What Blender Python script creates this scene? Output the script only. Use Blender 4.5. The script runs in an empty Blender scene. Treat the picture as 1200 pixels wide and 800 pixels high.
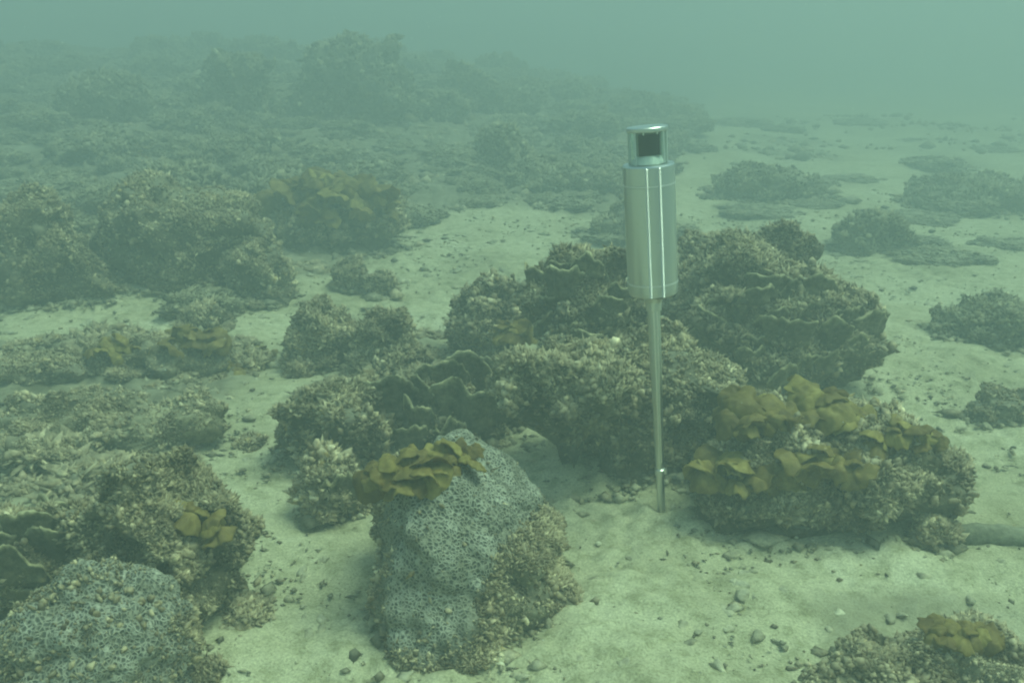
import bpy, bmesh, math, random
import numpy as np
from mathutils import Vector

# ------------------------------------------------------------------ camera, light, exposure
SC = bpy.context.scene
COL = SC.collection
CAM_Z, PITCH, FPX = 0.88, math.radians(18.0), 1040.0      # focal length in pixels of a 1200 px wide picture

cam_data = bpy.data.cameras.new("camera")
cam_data.sensor_width = 36.0
cam_data.lens = FPX / 1200.0 * 36.0
cam_data.clip_start = 0.02
cam_data.clip_end = 500.0
cam = bpy.data.objects.new("camera", cam_data)
cam.location = (0, 0, CAM_Z)
cam.rotation_euler = (math.radians(90) - PITCH, 0, 0)
COL.objects.link(cam)
SC.camera = cam

SUN_ELEV, SUN_AZ = math.radians(68), math.radians(92)     # azimuth clockwise from +Y (away from the camera)
world = bpy.data.worlds.new("World")
SC.world = world
world.use_nodes = True
wn = world.node_tree
bg = wn.nodes["Background"]
sky = wn.nodes.new("ShaderNodeTexSky")
sky.sky_type = 'NISHITA'
sky.sun_disc = False
sky.sun_elevation = SUN_ELEV
sky.sun_rotation = SUN_AZ
sky.air_density = 1.0
sky.dust_density = 3.0
wn.links.new(sky.outputs[0], bg.inputs[0])
bg.inputs[1].default_value = 0.10

sun_data = bpy.data.lights.new("sun", 'SUN')
sun_data.energy = 1.5
sun_data.angle = math.radians(28)
sun_data.color = (1.0, 0.96, 0.88)
sun = bpy.data.objects.new("sun", sun_data)
sd = Vector((math.sin(SUN_AZ) * math.cos(SUN_ELEV), math.cos(SUN_AZ) * math.cos(SUN_ELEV), math.sin(SUN_ELEV)))
sun.rotation_euler = sd.to_track_quat('Z', 'Y').to_euler()
sun.location = (0, 0, 10)
COL.objects.link(sun)

SC.view_settings.view_transform = 'Standard'
SC.view_settings.look = 'None'
SC.view_settings.exposure = 1.06
SC.view_settings.gamma = 1.0
SC.cycles.use_denoising = True
try:
    SC.cycles.denoiser = 'OPENIMAGEDENOISE'
except Exception:
    pass
SC.cycles.max_bounces = 8
SC.cycles.diffuse_bounces = 3
SC.cycles.glossy_bounces = 3
SC.cycles.transmission_bounces = 6
SC.cycles.volume_bounces = 4
SC.cycles.transparent_max_bounces = 8
SC.cycles.caustics_reflective = False
SC.cycles.caustics_refractive = False
SC.cycles.sample_clamp_indirect = 4.0
SC.cycles.pixel_filter_type = 'BLACKMAN_HARRIS'
SC.cycles.filter_width = 2.1

HAZE_DENSITY = 0.205
HAZE_COLOR = (0.485, 0.57, 0.605)
WATER_TINT = (0.65, 1.0, 0.73)

# ------------------------------------------------------------------ numpy noise
rng = np.random.default_rng(11)
PERM = rng.permutation(512).astype(np.int64)
PERM = np.concatenate([PERM, PERM])
RV = np.random.default_rng(5).random((512, 3))

def hsh(ix, iy, iz, seed=0):
    return PERM[(PERM[(PERM[(ix + seed * 17) & 511] + iy) & 511] + iz) & 511]

def vnoise(P, seed=0):
    """value noise in -1..1 for an (n,3) array"""
    I = np.floor(P).astype(np.int64)
    f = P - I
    f = f * f * (3 - 2 * f)
    out = np.zeros(len(P))
    for dx in (0, 1):
        wx = f[:, 0] if dx else 1 - f[:, 0]
        for dy in (0, 1):
            wy = f[:, 1] if dy else 1 - f[:, 1]
            for dz in (0, 1):
                wz = f[:, 2] if dz else 1 - f[:, 2]
                out += wx * wy * wz * RV[hsh(I[:, 0] + dx, I[:, 1] + dy, I[:, 2] + dz, seed), 0]
    return out * 2 - 1

def fbm(P, octaves=4, seed=0, gain=0.5):
    a, s, out = 1.0, 1.0, np.zeros(len(P))
    for k in range(octaves):
        out += a * vnoise(P * s + 3.7 * k, seed + k)
        a *= gain
        s *= 2.03
    return out

def worley(P, seed=0):
    I = np.floor(P).astype(np.int64)
    f1 = np.full(len(P), 9.0)
    f2 = np.full(len(P), 9.0)
    for dx in (-1, 0, 1):
        for dy in (-1, 0, 1):
            for dz in (-1, 0, 1):
                J = I + np.array([dx, dy, dz])
                c = J + RV[hsh(J[:, 0], J[:, 1], J[:, 2], seed)]
                d = np.sqrt(((P - c) ** 2).sum(1))
                nf1 = np.minimum(f1, d)
                f2 = np.minimum(f2, np.maximum(f1, d))
                f1 = nf1
    return f1, f2

def sstep(a, b, x):
    t = np.clip((x - a) / (b - a), 0, 1)
    return t * t * (3 - 2 * t)

# ------------------------------------------------------------------ seabed height and ground lookup
def terrain(x, y):
    x = np.atleast_1d(np.asarray(x, float))
    y = np.atleast_1d(np.asarray(y, float))
    P = np.stack([x, y, np.zeros_like(x)], 1)
    z = 0.80 * sstep(2.4, 13.0, y) * sstep(3.4, -1.6, x)
    z += 0.10 * sstep(-0.4, -2.2, x) * sstep(1.6, 3.5, y)
    z += 0.12 * sstep(4.0, 9.0, y) * sstep(1.0, 4.0, x)
    z += 0.035 * vnoise(P * 1.1, 3) * sstep(1.2, 3.0, y)
    z += 0.018 * vnoise(P * 2.7, 4) + 0.009 * vnoise(P * 6.1, 5)
    return z

def reef_floor(x, y):
    """how far the floor is reef rubble rather than clean sand, 0..1"""
    P = np.stack([x, y, 0 * x], 1)
    n = 0.55 * vnoise(P * 1.7, 31) + 0.35 * vnoise(P * 4.3, 32) + 0.2 * vnoise(P * 11, 33)
    slope = sstep(2.9, 3.9, y) * sstep(0.35, -0.35, x - 0.25 * y + 0.55)
    clear = 1 - sstep(0.6, 1.3, ((x + 0.02) / 0.66) ** 2 + ((y - 3.8) / 1.0) ** 2)
    slope = slope * (1 - clear)
    leftbed = sstep(-0.45, -0.70, x + 0.08 * y) * sstep(1.5, 1.7, y) * sstep(2.75, 2.5, y)
    gut = sstep(0.45, -0.1, np.abs(x + 0.35) * 1.2 + np.abs(y - 2.3) * 0.45 - 0.1) * 0.8
    corner = sstep(0.30, 0.55, x) * sstep(1.42, 1.25, y) * 0.6
    far = 0.35 * sstep(4.5, 6.5, y)
    m = np.maximum.reduce([slope, 0.85 * leftbed, gut, corner, far])
    return np.clip(sstep(0.35, 0.75, m + 0.45 * n), 0, 1)

def ray(u, v):
    cx, cy = (u - 600.0) / FPX, (400.0 - v) / FPX
    c, s = math.cos(PITCH), math.sin(PITCH)
    return Vector((cx, c + cy * s, -s + cy * c))

def spot(u, v):
    """the place on the seabed seen in the photograph at (u, v)"""
    d = ray(u, v)
    t = np.linspace(0.5, 14, 2700)
    z = CAM_Z + d.z * t - terrain(d.x * t, d.y * t)
    k = np.argmax(z < 0) if (z < 0).any() else len(t) - 1
    return Vector((d.x * t[k], d.y * t[k], float(terrain(d.x * t[k], d.y * t[k])[0])))

def height_at(y, v):
    d = ray(600, v)
    return CAM_Z + d.z / d.y * y

# ------------------------------------------------------------------ mesh helpers
def mesh_np(name, V, F, col=None, smooth=True):
    V = np.ascontiguousarray(V, dtype=np.float32)
    F = np.ascontiguousarray(F, dtype=np.int32)
    k = F.shape[1]
    me = bpy.data.meshes.new(name)
    me.vertices.add(len(V))
    me.vertices.foreach_set("co", V.ravel())
    me.loops.add(F.size)
    me.loops.foreach_set("vertex_index", F.ravel())
    me.polygons.add(len(F))
    me.polygons.foreach_set("loop_start", np.arange(0, F.size, k, dtype=np.int32))
    me.polygons.foreach_set("loop_total", np.full(len(F), k, dtype=np.int32))
    me.polygons.foreach_set("use_smooth", np.full(len(F), smooth, dtype=bool))
    me.update(calc_edges=True)
    if col is not None:
        a = me.attributes.new("tone", 'FLOAT_COLOR', 'POINT')
        c = np.ones((len(V), 4), dtype=np.float32)
        c[:, :3] = col
        a.data.foreach_set("color", c.ravel())
    return me

def link(name, me, mat, parent=None, loc=(0, 0, 0), rot=(0, 0, 0)):
    o = bpy.data.objects.new(name, me)
    COL.objects.link(o)
    if me is not None and mat is not None and not me.materials:
        me.materials.append(mat)
    o.location = loc
    o.rotation_euler = rot
    o.parent = parent
    return o

def tag(o, label, cat, group=None):
    o["label"] = label
    o["category"] = cat
    if group:
        o["group"] = group
    return o

def ico(n):
    bm = bmesh.new()
    bmesh.ops.create_icosphere(bm, subdivisions=n, radius=1.0)
    bm.verts.index_update()
    V = np.array([v.co[:] for v in bm.verts])
    F = np.array([[v.index for v in f.verts] for f in bm.faces])
    bm.free()
    return V, F

ICO = {n: ico(n) for n in (1, 2, 4, 5, 6, 7)}
ICO[0] = (np.array([[1, 0, 0], [-1, 0, 0], [0, 1, 0], [0, -1, 0], [0, 0, 1], [0, 0, -1.0]]),
          np.array([[0, 2, 4], [2, 1, 4], [1, 3, 4], [3, 0, 4], [2, 0, 5], [1, 2, 5], [3, 1, 5], [0, 3, 5]]))

def vert_normals(V, F):
    n = np.cross(V[F[:, 1]] - V[F[:, 0]], V[F[:, 2]] - V[F[:, 0]])
    N = np.zeros_like(V)
    for k in range(3):
        np.add.at(N, F[:, k], n)
    return N / (np.linalg.norm(N, axis=1)[:, None] + 1e-12)

# ------------------------------------------------------------------ materials
def new_mat(name):
    m = bpy.data.materials.new(name)
    m.use_nodes = True
    nt = m.node_tree
    b = nt.nodes["Principled BSDF"]
    return m, nt, b

def ramp(nt, fac, stops):
    r = nt.nodes.new("ShaderNodeValToRGB")
    while len(r.color_ramp.elements) < len(stops):
        r.color_ramp.elements.new(0.5)
    for e, (p, c) in zip(r.color_ramp.elements, stops):
        e.position = p
        e.color = (*c, 1)
    nt.links.new(fac, r.inputs[0])
    return r.outputs[0]

def noise_node(nt, scale, detail=6, rough=0.6, coord=None):
    n = nt.nodes.new("ShaderNodeTexNoise")
    n.inputs["Scale"].default_value = scale
    n.inputs["Detail"].default_value = detail
    n.inputs["Roughness"].default_value = rough
    if coord is not None:
        nt.links.new(coord, n.inputs["Vector"])
    return n.outputs[0]

def mix(nt, fac, a, b, mode='MIX'):
    m = nt.nodes.new("ShaderNodeMix")
    m.data_type = 'RGBA'
    m.blend_type = mode
    for s, val in ((m.inputs[0], fac), (m.inputs[6], a), (m.inputs[7], b)):
        if hasattr(val, "is_output"):
            nt.links.new(val, s)
        else:
            s.default_value = val if not isinstance(val, tuple) else (*val, 1)
    return m.outputs[2]

def coral_mat(name, lo, mid, hi, bump=0.5, toned=True, scale=1.0, dust=0.5):
    m, nt, b = new_mat(name)
    geo = nt.nodes.new("ShaderNodeNewGeometry")
    pos = geo.outputs["Position"]
    n1 = noise_node(nt, 14 * scale, 5, 0.65, pos)
    n2 = noise_node(nt, 70 * scale, 4, 0.7, pos)
    c = ramp(nt, n1, [(0.32, lo), (0.5, mid), (0.70, hi)])
    c2 = ramp(nt, n2, [(0.35, (0.55, 0.55, 0.55)), (0.65, (1.35, 1.35, 1.3))])
    c = mix(nt, 1.0, c, c2, 'MULTIPLY')
    if toned:
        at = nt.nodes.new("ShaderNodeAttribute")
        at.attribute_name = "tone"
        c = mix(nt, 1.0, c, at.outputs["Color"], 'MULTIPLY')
    # fine sand lying on faces that look up
    sep = nt.nodes.new("ShaderNodeSeparateXYZ")
    nt.links.new(geo.outputs["Normal"], sep.inputs[0])
    md = nt.nodes.new("ShaderNodeMath")
    md.operation = 'MULTIPLY_ADD'
    nt.links.new(n2, md.inputs[0])
    md.inputs[1].default_value = 0.7
    nt.links.new(sep.outputs[2], md.inputs[2])
    mr = nt.nodes.new("ShaderNodeMapRange")
    mr.inputs[1].default_value = 0.85
    mr.inputs[2].default_value = 1.45
    mr.inputs[4].default_value = dust
    nt.links.new(md.outputs[0], mr.inputs[0])
    c = mix(nt, mr.outputs[0], c, (0.36, 0.35, 0.26))
    nt.links.new(c, b.inputs["Base Color"])
    b.inputs["Roughness"].default_value = 0.9
    b.inputs["Specular IOR Level"].default_value = 0.15
    bp = nt.nodes.new("ShaderNodeBump")
    bp.inputs["Strength"].default_value = bump
    bp.inputs["Distance"].default_value = 0.006
    nt.links.new(noise_node(nt, 160 * scale, 4, 0.7, pos), bp.inputs["Height"])
    nt.links.new(bp.outputs[0], b.inputs["Normal"])
    return m

M_ROCK = coral_mat("reef_rock", (0.065, 0.056, 0.036), (0.15, 0.13, 0.085), (0.28, 0.255, 0.18), 0.8, True, 1.0, 0.65)
M_NOD = coral_mat("encrusting_nodules", (0.16, 0.125, 0.08), (0.33, 0.275, 0.19), (0.50, 0.44, 0.32), 0.3, True, 1.0, 0.45)
M_PLATE = coral_mat("plate_coral", (0.12, 0.105, 0.07), (0.20, 0.18, 0.12), (0.30, 0.27, 0.19), 0.8, True, 1.0, 0.35)
M_BRAIN = coral_mat("brain_coral", (0.12, 0.125, 0.11), (0.18, 0.18, 0.155), (0.25, 0.245, 0.21), 0.25, True, 1.0, 0.15)
def brain_mat():
    m = coral_mat("brain_coral", (0.10, 0.095, 0.07), (0.17, 0.16, 0.12), (0.25, 0.235, 0.175), 0.3, True, 1.0, 0.2)
    nt = m.node_tree
    b = nt.nodes["Principled BSDF"]
    old = b.inputs["Base Color"].links[0].from_socket
    geo = nt.nodes.new("ShaderNodeNewGeometry")
    wob = nt.nodes.new("ShaderNodeTexNoise")
    wob.inputs["Scale"].default_value = 60
    vm = nt.nodes.new("ShaderNodeVectorMath")
    vm.operation = 'MULTIPLY_ADD'
    vm.inputs[1].default_value = (0.008, 0.008, 0.008)
    nt.links.new(geo.outputs["Position"], wob.inputs["Vector"])
    nt.links.new(wob.outputs["Color"], vm.inputs[0])
    nt.links.new(geo.outputs["Position"], vm.inputs[2])
    vo = nt.nodes.new("ShaderNodeTexVoronoi")
    vo.feature = 'DISTANCE_TO_EDGE'
    vo.inputs["Scale"].default_value = 160
    nt.links.new(vm.outputs[0], vo.inputs["Vector"])
    wall = ramp(nt, vo.outputs["Distance"], [(0.04, (1, 1, 1)), (0.33, (0, 0, 0))])
    big = noise_node(nt, 26, 4, 0.6, geo.outputs["Position"])
    live = mix(nt, wall, (0.085, 0.09, 0.075), ramp(nt, big, [(0.32, (0.24, 0.23, 0.17)), (0.68, (0.52, 0.51, 0.43))]))
    at = nt.nodes.new("ShaderNodeAttribute")
    at.attribute_name = "brain"
    nt.links.new(mix(nt, at.outputs["Fac"], old, live), b.inputs["Base Color"])
    bp0 = b.inputs["Normal"].links[0].from_node
    bp = nt.nodes.new("ShaderNodeBump")
    bp.inputs["Distance"].default_value = 0.0035
    nt.links.new(at.outputs["Fac"], bp.inputs["Strength"])
    nt.links.new(wall, bp.inputs["Height"])
    nt.links.new(bp0.outputs[0], bp.inputs["Normal"])
    nt.links.new(bp.outputs[0], b.inputs["Normal"])
    return m
M_BRAIN = brain_mat()
M_SILT = coral_mat("silt_covered_coral", (0.13, 0.12, 0.08), (0.23, 0.21, 0.145), (0.36, 0.335, 0.245), 0.4, True, 0.5, 0.6)
M_RUBBLE = coral_mat("rubble", (0.14, 0.125, 0.085), (0.25, 0.23, 0.16), (0.40, 0.38, 0.29), 0.5, True, 1.0, 0.4)

def alga_mat():
    m, nt, b = new_mat("brown_alga")
    geo = nt.nodes.new("ShaderNodeNewGeometry")
    n1 = noise_node(nt, 34, 6, 0.7, geo.outputs["Position"])
    oi = nt.nodes.new("ShaderNodeObjectInfo")
    c = ramp(nt, n1, [(0.30, (0.18, 0.12, 0.03)), (0.52, (0.38, 0.28, 0.075)), (0.74, (0.62, 0.49, 0.16))])
    c = mix(nt, 1.0, c, ramp(nt, oi.outputs["Random"], [(0.0, (0.65, 0.60, 0.5)), (0.5, (1, 1, 1)), (1.0, (1.3, 1.4, 1.3))]), 'MULTIPLY')
    nt.links.new(c, b.inputs["Base Color"])
    b.inputs["Roughness"].default_value = 0.6
    tr = nt.nodes.new("ShaderNodeBsdfTranslucent")
    nt.links.new(mix(nt, 0.5, c, (0.35, 0.25, 0.06)), tr.inputs[0])
    mx = nt.nodes.new("ShaderNodeMixShader")
    mx.inputs[0].default_value = 0.5
    out = nt.nodes["Material Output"]
    nt.links.new(b.outputs[0], mx.inputs[1])
    nt.links.new(tr.outputs[0], mx.inputs[2])
    nt.links.new(mx.outputs[0], out.inputs[0])
    bp = nt.nodes.new("ShaderNodeBump")
    bp.inputs["Strength"].default_value = 0.4
    bp.inputs["Distance"].default_value = 0.004
    nt.links.new(noise_node(nt, 90, 4, 0.6, geo.outputs["Position"]), bp.inputs["Height"])
    nt.links.new(bp.outputs[0], b.inputs["Normal"])
    return m
M_ALGA = alga_mat()

def sand_mat():
    m, nt, b = new_mat("sand")
    geo = nt.nodes.new("ShaderNodeNewGeometry")
    pos = geo.outputs["Position"]
    n1 = noise_node(nt, 2.3, 6, 0.6, pos)
    n2 = noise_node(nt, 26, 6, 0.7, pos)
    n3 = noise_node(nt, 240, 3, 0.7, pos)
    c = ramp(nt, n1, [(0.33, (0.38, 0.355, 0.235)), (0.52, (0.51, 0.485, 0.34)), (0.72, (0.58, 0.56, 0.42))])
    c = mix(nt, 1.0, c, ramp(nt, n2, [(0.34, (0.62, 0.62, 0.53)), (0.5, (0.96, 0.96, 0.93)), (0.7, (1.12, 1.12, 1.12))]), 'MULTIPLY')
    c = mix(nt, 1.0, c, ramp(nt, n3, [(0.30, (0.62, 0.60, 0.55)), (0.5, (1, 1, 1)), (0.72, (1.35, 1.35, 1.3))]), 'MULTIPLY')
    at = nt.nodes.new("ShaderNodeAttribute")
    at.attribute_name = "tone"
    rc = ramp(nt, noise_node(nt, 9, 6, 0.7, pos), [(0.33, (0.12, 0.11, 0.07)), (0.5, (0.22, 0.205, 0.14)), (0.7, (0.36, 0.34, 0.25))])
    c = mix(nt, at.outputs["Fac"], c, rc)
    nt.links.new(c, b.inputs["Base Color"])
    b.inputs["Roughness"].default_value = 1.0
    b.inputs["Specular IOR Level"].default_value = 0.05
    bp = nt.nodes.new("ShaderNodeBump")
    bp.inputs["Strength"].default_value = 0.55
    bp.inputs["Distance"].default_value = 0.008
    nt.links.new(mix(nt, 0.5, n2, n3), bp.inputs["Height"])
    nt.links.new(bp.outputs[0], b.inputs["Normal"])
    return m
M_SAND = sand_mat()

def metal_mat(name, base, rough, aniso=0.0):
    m, nt, b = new_mat(name)
    b.inputs["Base Color"].default_value = (*base, 1)
    b.inputs["Metallic"].default_value = 1.0
    b.inputs["Roughness"].default_value = rough
    b.inputs["Anisotropic"].default_value = aniso
    tc = nt.nodes.new("ShaderNodeTexCoord")
    mp = nt.nodes.new("ShaderNodeMapping")
    mp.inputs["Scale"].default_value = (30, 30, 900)
    nt.links.new(tc.outputs["Object"], mp.inputs[0])
    nz = noise_node(nt, 1.0, 3, 0.6, mp.outputs[0])
    rr = nt.nodes.new("ShaderNodeMapRange")
    rr.inputs[3].default_value = rough * 0.75
    rr.inputs[4].default_value = rough * 1.3
    nt.links.new(nz, rr.inputs[0])
    nt.links.new(rr.outputs[0], b.inputs["Roughness"])
    return m
M_STEEL = metal_mat("brushed_steel", (0.64, 0.66, 0.65), 0.30)
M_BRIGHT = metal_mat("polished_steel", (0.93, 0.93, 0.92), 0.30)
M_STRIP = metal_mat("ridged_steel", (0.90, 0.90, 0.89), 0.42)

def plain_mat(name, col, rough, spec=0.5):
    m, nt, b = new_mat(name)
    nz = noise_node(nt, 180, 3, 0.6)
    c = mix(nt, 1.0, (*col,), ramp(nt, nz, [(0.3, (0.9, 0.9, 0.9)), (0.7, (1.06, 1.06, 1.06))]), 'MULTIPLY')
    nt.links.new(c, b.inputs["Base Color"])
    b.inputs["Roughness"].default_value = rough
    b.inputs["Specular IOR Level"].default_value = spec
    return m
M_WHITE = plain_mat("white_plastic", (0.82, 0.82, 0.80), 0.35)
M_DARK = plain_mat("dark_sensor_face", (0.012, 0.014, 0.014), 0.25)
M_GREYP = plain_mat("grey_plastic", (0.30, 0.32, 0.31), 0.4)
M_TUBE = coral_mat("silty_tube", (0.13, 0.13, 0.09), (0.20, 0.20, 0.14), (0.28, 0.28, 0.20), 0.4, False, 1.0, 0.35)

def glass_mat():
    """thin clear acrylic: see-through, with the mirror gloss of its skin rising towards the edge"""
    m, nt, b = new_mat("clear_acrylic")
    nt.nodes.remove(b)
    t = nt.nodes.new("ShaderNodeBsdfTransparent")
    t.inputs[0].default_value = (0.93, 0.97, 0.95, 1)
    g = nt.nodes.new("ShaderNodeBsdfGlossy")
    g.inputs["Roughness"].default_value = 0.08
    fr = nt.nodes.new("ShaderNodeLayerWeight")
    fr.inputs["Blend"].default_value = 0.12
    mr = nt.nodes.new("ShaderNodeMapRange")
    mr.inputs[4].default_value = 0.5
    nt.links.new(fr.outputs["Facing"], mr.inputs[0])
    mx = nt.nodes.new("ShaderNodeMixShader")
    nt.links.new(mr.outputs[0], mx.inputs[0])
    nt.links.new(t.outputs[0], mx.inputs[1])
    nt.links.new(g.outputs[0], mx.inputs[2])
    nt.links.new(mx.outputs[0], nt.nodes["Material Output"].inputs[0])
    return m
M_GLASS = glass_mat()
M_CLEAR = plain_mat("frosted_acrylic", (0.70, 0.74, 0.72), 0.3)

# ------------------------------------------------------------------ seabed, light-tinting sheet overhead
def axis(lo, hi, a, b, n):
    """coordinates lo..hi, closely spaced between a and b"""
    t = np.linspace(0, 1, n)
    core = np.linspace(a, b, int(n * 0.7))
    m = (n - len(core)) // 2
    g = np.geomspace(1, 60, m + 1)
    g = (g - 1) / (g[-1] - 1)
    left = a - (a - lo) * g[1:][::-1]
    right = b + (hi - b) * g[1:]
    return np.concatenate([left, core, right])

xs = axis(-28, 28, -1.9, 1.9, 520)
ys = axis(-8, 34, 0.85, 4.2, 520)
X, Y = np.meshgrid(xs, ys)
Z = terrain(X.ravel(), Y.ravel())
P2 = np.stack([X.ravel(), Y.ravel(), np.zeros(X.size)], 1)
near = 1 - sstep(3.5, 9, np.abs(P2[:, 1]) + np.abs(P2[:, 0]))
rough = 0.5 + 0.5 * vnoise(P2 * 1.9, 21)
Z = Z + near * (0.009 * fbm(P2 * np.array([8, 13, 1]), 4, 7) + 0.006 * rough * fbm(P2 * 42, 3, 9))
f1, f2 = worley(P2 * np.array([16, 20, 1]) + 0.02 * vnoise(P2 * 30, 8)[:, None], 4)
Z = Z + near * 0.011 * sstep(0.35, 0.8, rough) * np.maximum(0, 1 - (f1 / 0.5) ** 2)
nx, ny = len(xs), len(ys)
idx = np.arange(nx * ny).reshape(ny, nx)
pole_at = spot(775, 597)
pd = np.hypot(P2[:, 0] - pole_at.x, P2[:, 1] - pole_at.y)
Z = Z - 0.016 * np.exp(-(pd / 0.022) ** 2) + 0.009 * np.exp(-((pd - 0.042) / 0.018) ** 2)
Fq = np.stack([idx[:-1, :-1].ravel(), idx[:-1, 1:].ravel(), idx[1:, 1:].ravel(), idx[1:, :-1].ravel()], 1)
reef = reef_floor(P2[:, 0], P2[:, 1])
g1, _ = worley(P2 * 11 + 0.3 * vnoise(P2 * 20, 6)[:, None], 9)
Z = Z + reef * (0.030 * np.maximum(0, 1 - g1 ** 2 * 1.6) + 0.012 * fbm(P2 * 18, 3, 16)) * (0.6 + 0.4 * sstep(2, 5, P2[:, 1]))
o = link("seabed", mesh_np("seabed", np.stack([X.ravel(), Y.ravel(), Z], 1), Fq, np.stack([reef] * 3, 1)), M_SAND)
o["kind"] = "structure"

def water_tint_sheet():  # sheet out of view, added to tint sun and sky light green
    m = bpy.data.materials.new("water_tint_sheet")
    m.use_nodes = True
    nt = m.node_tree
    nt.nodes.remove(nt.nodes["Principled BSDF"])
    t = nt.nodes.new("ShaderNodeBsdfTransparent")
    t.inputs[0].default_value = (*WATER_TINT, 1)
    nt.links.new(t.outputs[0], nt.nodes["Material Output"].inputs[0])
    gx = np.linspace(-60, 60, 60)
    GX, GY = np.meshgrid(gx, gx)
    Pw = np.stack([GX.ravel(), GY.ravel(), np.zeros(GX.size)], 1)
    Zw = 2.5 + 0.06 * vnoise(Pw * 0.35, 2)
    i = np.arange(3600).reshape(60, 60)
    F = np.stack([i[:-1, :-1].ravel(), i[:-1, 1:].ravel(), i[1:, 1:].ravel(), i[1:, :-1].ravel()], 1)
    w = link("water_tint_sheet", mesh_np("water_tint_sheet", np.stack([GX.ravel(), GY.ravel(), Zw], 1), F), m)
    w["kind"] = "structure"
water_tint_sheet()

# ------------------------------------------------------------------ coral builders
def rock_shape(rx, ry, h, seed, n=6, undercut=0.0, lump=0.16, lump_size=0.45, lean=(0, 0), boxy=2.1, peak=0.0, rugged=1.0, pit=0.30, tilt=0.0):
    D, F = ICO[n]
    th = np.arccos(np.clip(D[:, 2], -1, 1)) * 0.72
    ph = np.arctan2(D[:, 1], D[:, 0])
    D = np.stack([np.sin(th) * np.cos(ph), np.sin(th) * np.sin(ph), np.cos(th)], 1)
    D = D / (np.abs(D) ** boxy).sum(1)[:, None] ** (1 / boxy)
    c = 0.30 * h
    V = D * np.array([rx, ry, h - c])
    V[:, 2] = np.where(V[:, 2] < 0, V[:, 2] * 0.9, V[:, 2])
    r = (rx + ry + h) / 3
    off = np.array([seed * 3.1, seed * 1.7, seed * 0.9])
    s = 1 + 0.30 * vnoise(V / (0.9 * r) + off, seed) + 0.14 * vnoise(V / (0.42 * r) + off, seed + 1)
    V = V * s[:, None]
    for amp, sz, sd_ in ((0.26 * rugged, 0.75, 3), (0.15 * rugged, 0.34, 6), (0.06 * rugged, 0.15, 12)):
        Q = V / (sz * r) + off * 1.3
        V = V + amp * r * np.stack([vnoise(Q, seed + sd_), vnoise(Q + 11.3, seed + sd_ + 1), vnoise(Q + 23.9, seed + sd_ + 2)], 1)
    g1, _ = worley(V / (lump_size * r) + off, seed)
    g2, _ = worley(V / (lump_size * 0.45 * r) + off, seed + 2)
    d = lump * r * (np.maximum(0, 1 - g1 ** 2 * 1.3) - 0.45) + lump * 0.5 * r * (np.maximum(0, 1 - g2 ** 2 * 1.5) - 0.4)
    g3, _ = worley(V / (0.75 * r) + off * 0.7, seed + 7)
    d = d - pit * r * sstep(0.42, 0.12, g3)
    N = V / np.array([rx, ry, h]) ** 2
    N /= np.linalg.norm(N, axis=1)[:, None] + 1e-9
    V = V + N * d[:, None]
    V[:, 2] += c
    q = 1 - np.clip(V[:, 2] / (0.55 * h), 0, 1)
    V[:, :2] *= (1 - undercut * q ** 0.8)[:, None]
    k = np.clip(V[:, 2] / h, 0, 1.2)
    if peak:
        V[:, :2] *= (1 - peak * k)[:, None]
    V[:, 0] += lean[0] * k
    V[:, 1] += lean[1] * k
    for ax, rr in ((0, rx), (1, ry)):
        up = V[:, 2] > 0
        mid = (np.percentile(V[up, ax], 99) + np.percentile(V[up, ax], 1)) / 2
        V[:, ax] = (V[:, ax] - mid) * rr / max(1e-3, (np.percentile(V[up, ax], 99) - np.percentile(V[up, ax], 1)) / 2)
    if tilt:
        V[:, 2] = np.where(V[:, 2] > 0, V[:, 2] * (1 - tilt * np.clip(V[:, 0] / rx, -0.55, 1)), V[:, 2])
    top = np.percentile(V[:, 2], 99.7)
    V[:, 2] = np.where(V[:, 2] > 0, V[:, 2] * h / top, V[:, 2])
    return V, F, g1

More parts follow.
